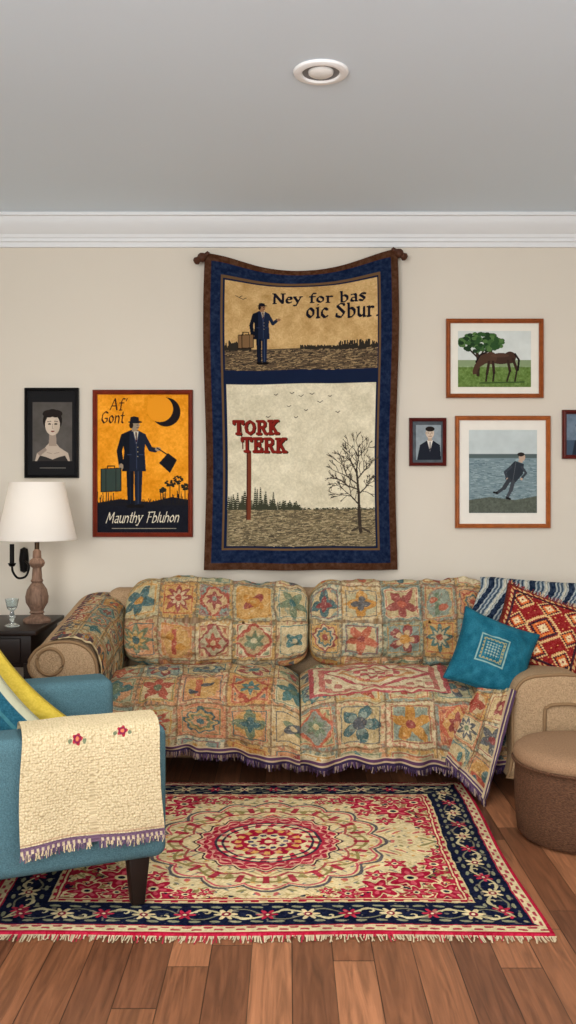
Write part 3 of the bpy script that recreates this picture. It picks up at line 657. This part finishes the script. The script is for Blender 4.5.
sz0=H-(540-490)*ly/F-lz; sz1=H-(482-490)*ly/F-lz
lathe('lamp_shade',[(.196,sz0),(.199,sz0+.004),(.166,(sz0+sz1)/2),(.135,sz1),(.132,sz1-.003),(.163,(sz0+sz1)/2),(.194,sz0)],(lx,ly,lz),M_sh,lamp,n=64,cap=False)
tube('harp',[(lx-.132,ly,lz+sz1-.01),(lx,ly,lz+sz1-.02),(lx+.132,ly,lz+sz1-.01)],.003,M_br,lamp)
bl=bpy.data.lights.new('lamp_bulb_light','POINT'); bl.energy=4.0; bl.color=(1,.9,.78); bl.shadow_soft_size=.04
blo=bpy.data.objects.new('bulb_light',bl); blo.location=(lx,ly,lz+.54); sc.collection.objects.link(blo)
blo.parent=lamp; blo.matrix_parent_inverse=Matrix.Translation(-Vector(lamp.location))
gl=lathe('glass_candlestick',[(.001,0),(.036,0),(.036,.006),(.012,.016),(.01,.03),(.02,.045),(.012,.06),(.01,.075),(.024,.09),(.03,.115),(.034,.135),(.03,.135),(.024,.1),(.001,.095)],((12-288)*4.66/F,4.66,.681),mat('clear_glass',(225,235,235),.08,trans=.9,spec=.6),n=28,cap=False)
top(gl,'small clear glass candlestick on the black side table','candlestick')
M_iron=mat('black_iron',(22,20,20),.5,metal=.5)
scn=empty('wall_sconce','black iron candle sconce with a curled arm on the wall','sconce',PX(26,562,5.19))
lathe('back_plate',[(.001,-.07),(.02,-.06),(.026,0),(.02,.06),(.001,.07)],PX(24,560,5.185),M_iron,scn,n=20,cap=False)
pts=cr([PX(24,560,5.18),PX(29,566,5.10),PX(26,576,5.03),PX(18,578,4.99),PX(13,572,4.98),PX(12,566,4.98)],30)
tube('curled_arm',pts,.006,M_iron,scn)
c_=PX(12,567,4.98); lathe('candle_cup',[(.001,0),(.014,.004),(.02,.016),(.022,.02),(.012,.022),(.012,.12),(.001,.12)],c_,M_iron,scn,n=20,cap=False)

# ---------------------------------------------------------------- armchair
ang=math.radians(23); OX,OY=-.385,3.05
TM=Matrix.Translation((OX,OY,0))@Matrix.Rotation(ang,4,'Z')
def TL(P):
    P=np.array(P,float); s=P.shape; Q=P.reshape(-1,3)@np.array(TM.to_3x3()).T+np.array([OX,OY,0]); return Q.reshape(s)
M_teal=mat('slate_teal_tweed',(78,110,119),.9,bump=.6,bscale=320,cvar=.28,cscale=260)
ch=empty('armchair','slate teal fabric armchair with dark tapered legs on the rug','armchair',tuple(TM@Vector((-.4,.42,0))))
AZ=.595
rbox('seat_base',-.80,-.02,.10,.75,.19,.34,M_teal,ch,.02,3,TM)
rbox('arm',-.82,0,0,.17,.17,AZ,M_teal,ch,.035,5,TM)
rbox('arm',-.82,-.02,.68,.85,.17,.62,M_teal,ch,.035,5,TM)
rbox('backrest',-.98,-.74,.0,.85,.17,.84,M_teal,ch,.05,5,TM)
puffy('seat_cushion',TM@Vector((-.36,.425,.40)),.34,.25,.07,M_teal,ch,T=TM.to_3x3().to_4x4(),nx=60,nr=60)
for x,y in ((-.085,.065),(-.085,.785),(-.9,.065),(-.9,.785)):
    rbox('leg',x-.035,x+.035,y-.035,y+.035,.013,.175,M_dark,ch,.005,2,TM,taper=.6)
cb_=empty('boucle_throw','cream boucle throw with red flowers over the armchair arm','throw blanket',tuple(TM@Vector((-.26,.08,.60))))
path=cr([(.195,.42),(.19,.52),(.178,.59),(.13,.612),(.05,.612),(.0,.602),(-.018,.57),(-.024,.5),(-.028,.36),(-.03,.262)],500); path,s=resamp(path,560)
nu=500; u=np.linspace(0,1,nu); U,S_=np.meshgrid(u*.425,s,indexing='ij'); uu=U/.425
Xl=-.455+U; Yl=np.repeat(path[None,:,0],nu,0); Zl=np.repeat(path[None,:,1],nu,0)
fall=np.clip((.58-Zl)/.32,0,1)*(Yl<.05)
Xl=Xl+(.008*np.sin(S_*9)+.012*fall*np.sign(uu-.5)); n=fbm(U,S_,7,4)-.5
Yl=Yl-.010*fall*(1+np.sin(U*24+1))-n*.012*(Yl<.05)*fall; Zl=Zl+.008*(vnoise(U,S_,9,2))*(Zl>.57)+fall*.008*np.sin(U*9)
# small round loops: worley-like from jittered lattice
g=.0085; iu=np.floor(U/g).astype(int); js=np.floor(S_/g).astype(int); best=np.full(U.shape,9.)
for di in (-1,0,1):
    for dj in (-1,0,1):
        a_=iu+di;b_=js+dj; jx=TAB[a_%256,b_%256];jy=TAB[(b_+90)%256,a_%256]
        best=np.minimum(best,np.hypot(U/g-(a_+.2+.6*jx),S_/g-(b_+.2+.6*jy)))
loopc=1-np.clip(best/.8,0,1)**2
fine=loopc*.0035
Zl=Zl+fine*(Zl>.58); Yl=Yl-fine*(Yl<0)
C=np.zeros(U.shape+(3,))+np.array((184,166,130.)); C+=(loopc*26+(vnoise(U,S_,330,7)-.5)*24+(fbm(U,S_,6,1)-.5)*14)[...,None]
def flower(cu,cs_,rr):
    global C
    dx=U-cu;dy=S_-cs_; r=np.hypot(dx,dy); t=np.arctan2(dy,dx)
    C[r<rr*(.85+.15*np.cos(5*t))]=(170,50,66); C[(np.abs(r-rr*.55)<rr*.12)]=(120,40,70); C[r<rr*.3]=(206,130,90)
    C[np.hypot(dx+rr*1.3,dy-rr*.3)<rr*.35]=(120,128,100); C[np.hypot(dx-rr*1.3,dy-rr*.4)<rr*.35]=(120,128,100)
flower(.165,.385,.017); flower(.305,.375,.018)
te=s[-1]-S_
C[(te<.022)]=(110,86,106); C[(te<.012)&(np.sin(U*400)>0)]=(196,178,152); C[(te>.026)&(te<.031)]=(180,152,122)
Pb=TL(np.stack([Xl,Yl,Zl],-1)); M_bo=mat('boucle',attr=True,rough=.95,bump=.5,bscale=300,spec=.05)
gmesh('cloth',Pb,C,M_bo,cb_)
fringe('fringe',Pb[::2,-1],(0,0,-1),.016,.0018,[(110,90,110),(204,186,150),(84,68,90)],M_fr,cb_,jit=.5)
def chy(u,v):
    C=np.zeros(u.shape+(3,))+np.array((206,178,66.)); C+=((vnoise(u,v,40,3)-.5)*18)[...,None]; return C
def chc(u,v):
    C=np.zeros(u.shape+(3,))+np.array((30,84,102.)); C+=((vnoise(u,v,40,3)-.5)*24)[...,None]
    C[(v>.84)]=(186,184,156); C[(np.abs(v-.55)<.04)]=(58,112,122); return C
cg='pillows on the armchair'
pillow('throw_pillow','plain yellow pillow standing behind the blue pillow on the armchair',PX(-8,719,3.42),.37,.37,.12,.80,-.25,.15,chy,M_pills,cg)
pillow('throw_pillow','teal blue pillow leaning on the yellow pillow on the armchair',PX(-16,731,3.27),.33,.33,.14,.84,-.25,.15,chc,M_pills,cg)

# ---------------------------------------------------------------- tapestry
tp=Cv(205,254,397,570,2.5,(74,47,32))
tp.rect(212,261,390,563,(24,36,62)); tp.mottle(20,.35,3)
tp.rect(222,274,379,550,(100,76,52)); tp.rect(224,277,377,548,(22,32,56))
tp.rect(226,279,376,371,(190,156,104)); tp.mottle(24,.10,4,(226,279,376,371)); tp.mottle(18,.9,5,(226,279,376,371))
tp.rect(227,385,375,546,(212,203,176)); tp.mottle(20,.09,7,(227,385,375,546)); tp.mottle(18,.8,6,(227,385,375,546))
rng=random.Random(3)
tp.rect(226,350,376,371,(92,76,58))
for x in np.arange(226,376,.9):
    if x<252 or x>300:
        hh=rng.uniform(2,9 if (x<240 or x>338) else 4); tp.line([(x,351),(x+rng.uniform(-.5,.5),351-hh)],1.4,(46,42,36))
for k_ in range(1100):
    x=rng.uniform(226,375);y=rng.uniform(351,371); c=rng.choice([(132,112,82),(60,52,44),(158,134,98),(48,42,38)]); tp.line([(x,y),(min(376,x+rng.uniform(1,5)),y-rng.uniform(-.4,.8))],.5,c)
write(tp,'Ney for bas',274,303,14,(22,22,34),nib=3.1,pen=1.5,gap=.08,wx=1.08)
write(tp,'oic Sbur.',307,319.5,14.5,(22,22,34),nib=3.1,pen=1.5,gap=.08,wx=1.06)
man(tp,262,302,63,(28,36,56),(140,102,74),(180,165,140),1,(.26,.30)); case(tp,239,335,254,349,(120,92,62))
def bird(cv,x,y,s,c=(50,44,42)): cv.line([(x-s,y-s*.5),(x,y),(x+s,y-s*.7)],.7,c)
for x,y in ((240,297),(244,299)): bird(tp,x,y,3.2)
tp.rect(227,510,375,546,(122,108,82))
for k_ in range(2600):
    x=rng.uniform(227,374);y=rng.uniform(510,546); c=rng.choice([(158,142,108),(76,68,54),(174,158,124),(92,84,66),(108,98,74)]); tp.line([(x,y),(min(375,x+rng.uniform(1,6)),y-rng.uniform(-.5,1.2))],.5,c)
for x in np.arange(228,375,1.1):
    hh=(rng.uniform(8,20) if x<245 else rng.uniform(5,24) if 254<x<275 and rng.random()<.5 else rng.uniform(3,11) if x<300 else rng.uniform(.5,3))
    for q_ in range(int(hh)): 
        w_=(q_/hh)*3.2+.5; tp.line([(x-w_/2,511-hh+q_),(x+w_/2,511-hh+q_)],.8,(60,62,48))
tp.rect(245.5,452,250.5,520,(112,56,38)); tp.rect(245.5,452,246.8,520,(72,36,28))
tp.line([(240,421),(242,449)],1.2,(96,54,40))
for dx,c in ((1.0,(44,20,18)),(0,(122,34,28))):
    write(tp,'TORK',233+dx,434+dx*.6,12.5,c,pen=3.0,gap=.10,wx=1.04)
    write(tp,'TERK',241+dx,451.5+dx*.6,13,c,pen=3.0,gap=.10,wx=1.02,slope=.03)
for x,y,s_ in ((292,395,2),(301,398,2.4),(312,396,2),(320,404,2.6),(289,408,2),(306,412,1.8),(330,398,1.6),(338,414,2),(276,396,1.8),(296,419,1.6),(268,418,2)): bird(tp,x,y,s_)
branch(tp,360,530,1.62,20,3.2,(58,50,43),1,rng); tp.line([(360.5,532),(359.5,512),(359,492),(357,470)],3.0,(56,48,42),1.6)
for bx_,by_,a_,L_ in ((359,505,2.3,11),(359,495,.75,9),(358,485,2.5,13),(358,480,.9,10),(357,474,2.0,11),(357,470,1.4,12),(358,490,2.8,10)):
    branch(tp,bx_,by_,a_,L_,1.3,(62,54,46),5,rng)
tp.line([(352,531),(360,527),(369,532)],2,(66,58,48))
Xc,Yc=tp.X,tp.Y; uu=(Xc-205)/192; vv=(Yc-254)/316
sag=(19*np.sin(np.pi*uu)**1.3)*np.clip(1-vv/.17,0,1)**1.0
lift=-4*uu*(1-vv)
Xp=Xc+1.5*np.sin(vv*7)*(uu-.5)*2
Yp=Yc+sag+lift
d0=5.145
Wx=(Xp-288)*d0/F; Wz=H-(Yp-490)*d0/F
Wy=d0-.022*np.sin(uu*15+vv*1.5)*(.4+.6*vv)-.014*np.sin(uu*6.5+1+vv*4)-.014*fbm(uu,vv,4,2)-.006*fbm(uu,vv,14,5)
tap=empty('wall_tapestry','large navy and brown bordered cloth tapestry hanging on the wall','tapestry',PX(300,410,5.19))
M_tap=mat('tapestry_cloth',attr=True,rough=.95,bump=.4,bscale=350,spec=.05)
gmesh('cloth',np.stack([Wx,Wy,Wz],-1),tp.C,M_tap,tap)
M_knob=mat('brown_turned_wood',(74,44,30),.5,cvar=.2,cscale=20)
for (x,y,sd) in ((201,258,-1),(400,254,1)):
    c=PX(x,y,5.12); prof=[(.001,-.045),(.014,-.042),(.022,-.03),(.016,-.014),(.024,-.004),(.026,.01),(.02,.022),(.012,.03),(.013,.05),(.001,.055)]
    o=lathe('rod_finial',prof,(0,0,0),M_knob,tap,n=24,cap=False)
    R=Matrix.Translation(c)@Matrix.Rotation(sd*-1.0,4,'Y'); o.data.transform(R)
    tube('hanging_peg',[(c[0],c[1],c[2]),(c[0],5.198,c[2])],.006,M_iron,tap)

# ---------------------------------------------------------------- framed pictures
M_print=mat('printed_paper',attr=True,rough=.7,spec=.08,bump=.02,bscale=50)
def framed(name_label,x0,y0,x1,y1,fw,fcol,cv,matcol=None,depth=.028,rough=.4,fgrain=.2):
    dB=5.198; 
    def W(x,y,d): p=PX(x,y,5.19); return (p[0],d,p[2])
    e=empty('framed_picture',name_label,'framed picture',W((x0+x1)/2,(y0+y1)/2,dB),'framed pictures on the wall')
    m=mat('frame_finish',fcol,rough,cvar=fgrain,cscale=25,coat=.1)
    prof=[(0,0),(0,depth*.8),(fw*.12,depth),(fw*.35,depth*.86),(fw*.6,depth*.95),(fw*.85,depth*.7),(fw,depth*.62),(fw,.002)]
    S=[]
    for ins,dp in prof:
        S.append([W(x0+ins,y0+ins,dB-dp),W(x1-ins,y0+ins,dB-dp),W(x1-ins,y1-ins,dB-dp),W(x0+ins,y1-ins,dB-dp)])
    loft('frame',S,m,e,cap=False,angle=.3)
    if matcol:
        pmesh('mat_board',[W(x0+fw*.8,y0+fw*.8,dB-.005),W(x1-fw*.8,y0+fw*.8,dB-.005),W(x1-fw*.8,y1-fw*.8,dB-.005),W(x0+fw*.8,y1-fw*.8,dB-.005)],[(0,1,2,3)],mat('mat_board',matcol,.9,cvar=.02,cscale=20),e,smooth=False)
    P=np.stack([(cv.X-288)*5.19/F,np.full(cv.X.shape,dB-.0075),H-(cv.Y-490)*5.19/F],-1)
    gmesh('print',P,cv.C,M_print,e)
    return e
a=Cv(28,391,76,475,3.2,(28,28,30)); a.rect(32.5,402,72,461,(84,80,76)); a.mottle(10,.12,2,(32.5,402,72,461))
a.poly([(35,461),(37,453),(45,447.5),(49,443),(56,443),(59.5,447.5),(68,453),(70,461)],(184,168,152)); a.poly([(37,461),(40,455.5),(46,457),(52.5,459.5),(59,457),(65,455.5),(68,461)],(48,45,44))
a.poly([(37,453),(45,447.5),(47,450),(40,456)],(144,130,118)); a.line([(47,452.5),(51.5,453.5)],.5,(140,128,118)); a.line([(54,453.5),(59,452.5)],.5,(140,128,118))
a.poly([(49.3,432),(56,432),(56.6,446),(48.8,446)],(154,138,124)); a.ell(52.5,420.5,9.6,11.5,(32,27,25)); a.ell(52.5,425,7.4,10.3,(200,184,166)); a.ell(56.5,426,3,8,(176,160,142),.5); a.ell(48.6,413.8,6,3.8,(36,30,28)); a.ell(56.4,413.8,6,3.8,(36,30,28))
a.ell(49.5,424,1.6,.8,(34,28,26)); a.ell(55.8,424,1.6,.8,(34,28,26)); a.line([(47.6,421.6),(51,421.2)],.5,(46,36,32)); a.line([(54.3,421.2),(57.6,421.6)],.5,(46,36,32)); a.line([(52.6,424),(52.2,428.5),(53.3,428.7)],.4,(140,128,118)); a.ell(52.6,431.3,2,.8,(116,60,56))
for x in np.arange(40,66,1.3): a.line([(x,468),(x+.8,468)],.8,(120,116,110))
framed('black framed portrait of a dark-haired person with bare shoulders',25,388,79,478,3,(18,18,20),a)
b=Cv(96,394,190,533,3.4,(230,148,30)); b.mottle(24,.06,3); b.mottle(18,.5,5)
b.ell(166,412,14.5,14.5,(26,20,24)); b.ell(160,409,13,13,(232,150,32))
b.poly([(96,503),(120,499),(150,502),(172,497),(190,500),(190,533),(96,533)],(20,22,32)); b.mottle(6,.4,8,(96,506,190,533))
for x in np.arange(97,190,1.3): b.line([(x,505),(x+random.uniform(-2,2),502-random.uniform(0,11)*(1 if x<114 or x>158 else .35))],.8,(28,26,28))
for (tx,ty,r_) in ((170,484,5),(179,480,6),(185,487,4.5),(163,490,4)):
    b.line([(tx,ty),(tx,503)],.9,(32,26,24)); 
    for k_ in range(26):
        an=random.uniform(0,6.28); rq=random.uniform(.3,1); b.ell(tx+r_*rq*math.cos(an),ty+r_*.7*rq*math.sin(an),1.2,.9,(38,36,28))
man(b,134,416,92,(26,32,48),(150,132,110),(200,194,178),1,(.25,.36))
case(b,101,468,121,492,(52,66,60))
b.poly([(159,463),(168,453),(177,460),(170,473)],(18,20,28)); b.line([(157,448),(168,455)],1.2,(20,20,28))
write(b,"Af'",110,410,11.5,(56,26,20),nib=1.8,pen=.9,shear=.15); write(b,'Gont',101,423,11.5,(56,26,20),nib=1.8,pen=.9,shear=.15,wx=.86)
write(b,'Maunthy',106,523,10.5,(230,220,196),nib=1.2,pen=.6,shear=.3,wx=.86,slope=-.02,gap=.02); write(b,'Fbluhon',146,522.5,10.5,(230,220,196),nib=1.2,pen=.6,shear=.3,wx=.86,slope=-.02,gap=.02)
for x in np.arange(112,176,1.5): b.line([(x,528.5),(x+.9,528.5)],.6,(170,160,140))
framed('red-brown framed orange poster of a suited person under a crescent moon',93,390,193,537,4.5,(112,40,24),b)
d_=Cv(458,331,531,387,3.4,(206,212,208)); d_.mottle(10,.1,2); d_.rect(458,364,531,387,(98,124,62)); d_.rect(458,360,531,367,(132,150,112)); d_.mottle(30,.5,4,(458,366,531,387))
d_.line([(478,375),(478.5,362),(477,352)],3.2,(52,42,32)); d_.line([(478,360),(484,350)],1.6,(52,42,32)); d_.line([(478,358),(470,350)],1.6,(52,42,32))
for k_ in range(150):
    an=random.uniform(0,6.28); rr=random.uniform(0,1)**.5; c=random.choice([(46,78,42),(62,96,50),(34,58,34),(82,114,62)]); d_.ell(481+22*rr*math.cos(an),342.5+9*rr*math.sin(an),2.6,1.9,c)
hc=(66,46,38)
d_.ell(501,358.5,12,5.6,hc); d_.ell(491,358,6,6.2,(80,56,44)); d_.ell(510,357.5,6,6.0,hc); d_.ell(500,355.5,9,2,(92,66,52),.6)
d_.poly([(487,353),(492,361),(485,364),(480,367),(476,372),(473,371),(475,365),(478,358),(482,353)],(76,54,42)); d_.poly([(479,364),(477,374),(473,374.5),(472.5,371),(475,364)],(76,54,42)); d_.line([(487,352),(480,355),(476,362)],1.6,(30,24,22)); d_.line([(478,357),(477.5,354.5)],1,(60,42,34))
for lx_ in ((489,362,487,374,486,381),(493,362,494,373,493,381),(508,361,510,371,507,381),(513,359,517,370,515,381)):
    d_.line([(lx_[0],lx_[1]),(lx_[2],lx_[3])],2.8,(54,38,32)); d_.line([(lx_[2],lx_[3]),(lx_[4],lx_[5])],1.8,(46,34,30))
d_.line([(515,354),(519,360),(518,370)],2,(30,24,22)); d_.line([(480,383),(524,382)],1.4,(62,84,44))
framed('wood framed print of a brown horse under a green tree',446,319,543,398,4.2,(142,74,34),d_,(228,224,212))
e_=Cv(412,421,444,463,3.4,(80,86,92)); e_.rect(416,425,441,460,(140,150,156)); e_.mottle(14,.2,3)
e_.poly([(417,460),(420,445),(427,440.5),(433,440.5),(440,445),(441,460)],(30,34,44)); e_.poly([(427,440.5),(433,440.5),(430,451)],(222,216,206)); e_.line([(430,442),(430,450)],1,(50,30,30)); e_.line([(427,441),(430,452),(433,441)],.6,(60,64,74))
e_.rect(428,437,432,441,(180,160,140)); e_.ell(430,433,4.2,5.4,(200,180,160)); e_.ell(430,429,4.6,2.6,(36,30,28)); e_.ell(426.2,433,.8,1.2,(180,160,140)); e_.ell(428.4,433,.8,.4,(40,30,30)); e_.ell(431.9,433,.8,.4,(40,30,30)); e_.line([(430.1,433.2),(430.3,435)],.35,(150,130,110)); e_.line([(428.8,436.3),(431.5,436.3)],.5,(120,70,60))
framed('small dark red framed portrait of a person in a suit',409,418,446,466,3.4,(84,26,22),e_)
f_=Cv(469,430,537,513,3.2,(190,200,200)); f_.mottle(10,.08,2); f_.rect(469,456,537,513,(118,138,144)); f_.rect(469,454,537,458,(84,98,98))
for k_ in range(600):
    x=random.uniform(469,535);y=random.uniform(459,500); f_.line([(x,y),(min(537,x+random.uniform(1,5)),y)],.4,random.choice([(150,168,172),(94,114,122),(134,152,156)]))
f_.poly([(469,500),(490,497),(515,500),(537,496),(537,513),(469,513)],(88,94,84)); f_.mottle(18,.6,5,(469,497,537,513))
co=(46,52,60)
f_.poly([(515,461),(524,464),(523,474),(514,484),(505,479),(508,468)],co); f_.line([(516,462),(513,480)],.6,(84,90,96)); f_.ell(522,457.3,3.2,4,(186,160,140)); f_.ell(521,454.4,3.6,2,(44,38,36)); f_.line([(519,461),(522,462)],1.6,(186,160,140))
f_.line([(511,467),(505,472),(507,478)],2.6,(58,64,72)); f_.line([(522,467),(526,473),(522,478)],2.4,(58,64,72)); f_.ell(507.5,479,1.3,1.2,(186,160,140)); f_.ell(521.5,479,1.3,1.2,(186,160,140))
f_.line([(509,480),(504,488)],4.2,(56,60,66)); f_.line([(504,488),(497,493)],3,(56,60,66)); f_.line([(513,482),(511,490)],4,(66,70,76)); f_.line([(511,490),(507,498)],3,(66,70,76)); f_.line([(497,493),(494,492.5)],2,(26,24,24)); f_.line([(507,498),(510,499)],2,(26,24,24))
framed('wood framed print of a person striding beside grey water',455,416,550,528,4.2,(158,88,42),f_,(230,226,216))
g_=Cv(566,414,596,455,3.2,(108,124,140)); g_.mottle(18,.2,3); g_.rect(566,440,596,455,(66,82,100)); g_.ell(581,430,5,6,(190,170,150)); g_.ell(581,425.5,5.2,3,(40,34,32)); g_.poly([(572,455),(575,440),(587,440),(590,455)],(40,46,58))
framed('small dark red framed bluish picture',562,410,600,459,4,(88,28,22),g_)

# ---------------------------------------------------------------- lights, camera
w=bpy.data.worlds.new('World'); sc.world=w; w.use_nodes=True; w.node_tree.nodes['Background'].inputs[0].default_value=(.95,.97,1,1); w.node_tree.nodes['Background'].inputs[1].default_value=1.3
def area(n,loc,rot,sx,sy,p,c=(1,1,1)):
    l=bpy.data.lights.new(n,'AREA'); l.shape='RECTANGLE'; l.size=sx; l.size_y=sy; l.energy=p; l.color=c
    o=bpy.data.objects.new(n,l); o.location=loc; o.rotation_euler=rot; sc.collection.objects.link(o)
area('window_light',(-1.3,-1.5,1.7),(math.radians(96),0,math.radians(-16)),1.7,1.6,145,(1,.99,.97))
area('ceiling_fill',(1.5,-.6,1.4),(math.radians(158),0,0),.8,.8,46,(.9,.95,1))  # fill light added behind the camera to brighten the ceiling; no lamp stands here
area('ceiling_area_light',(.2,2.2,2.78),(0,0,0),1.4,1.4,38,(1,.97,.92))  # wide soft area light below the ceiling, set apart from the recessed downlight
cam=bpy.data.cameras.new('Camera'); co=bpy.data.objects.new('Camera',cam); sc.collection.objects.link(co)
co.location=(0,0,H); co.rotation_euler=(math.radians(90),0,0); cam.sensor_width=36; cam.lens=36*F/1024; cam.shift_y=-22/1024; cam.clip_start=.05
sc.camera=co
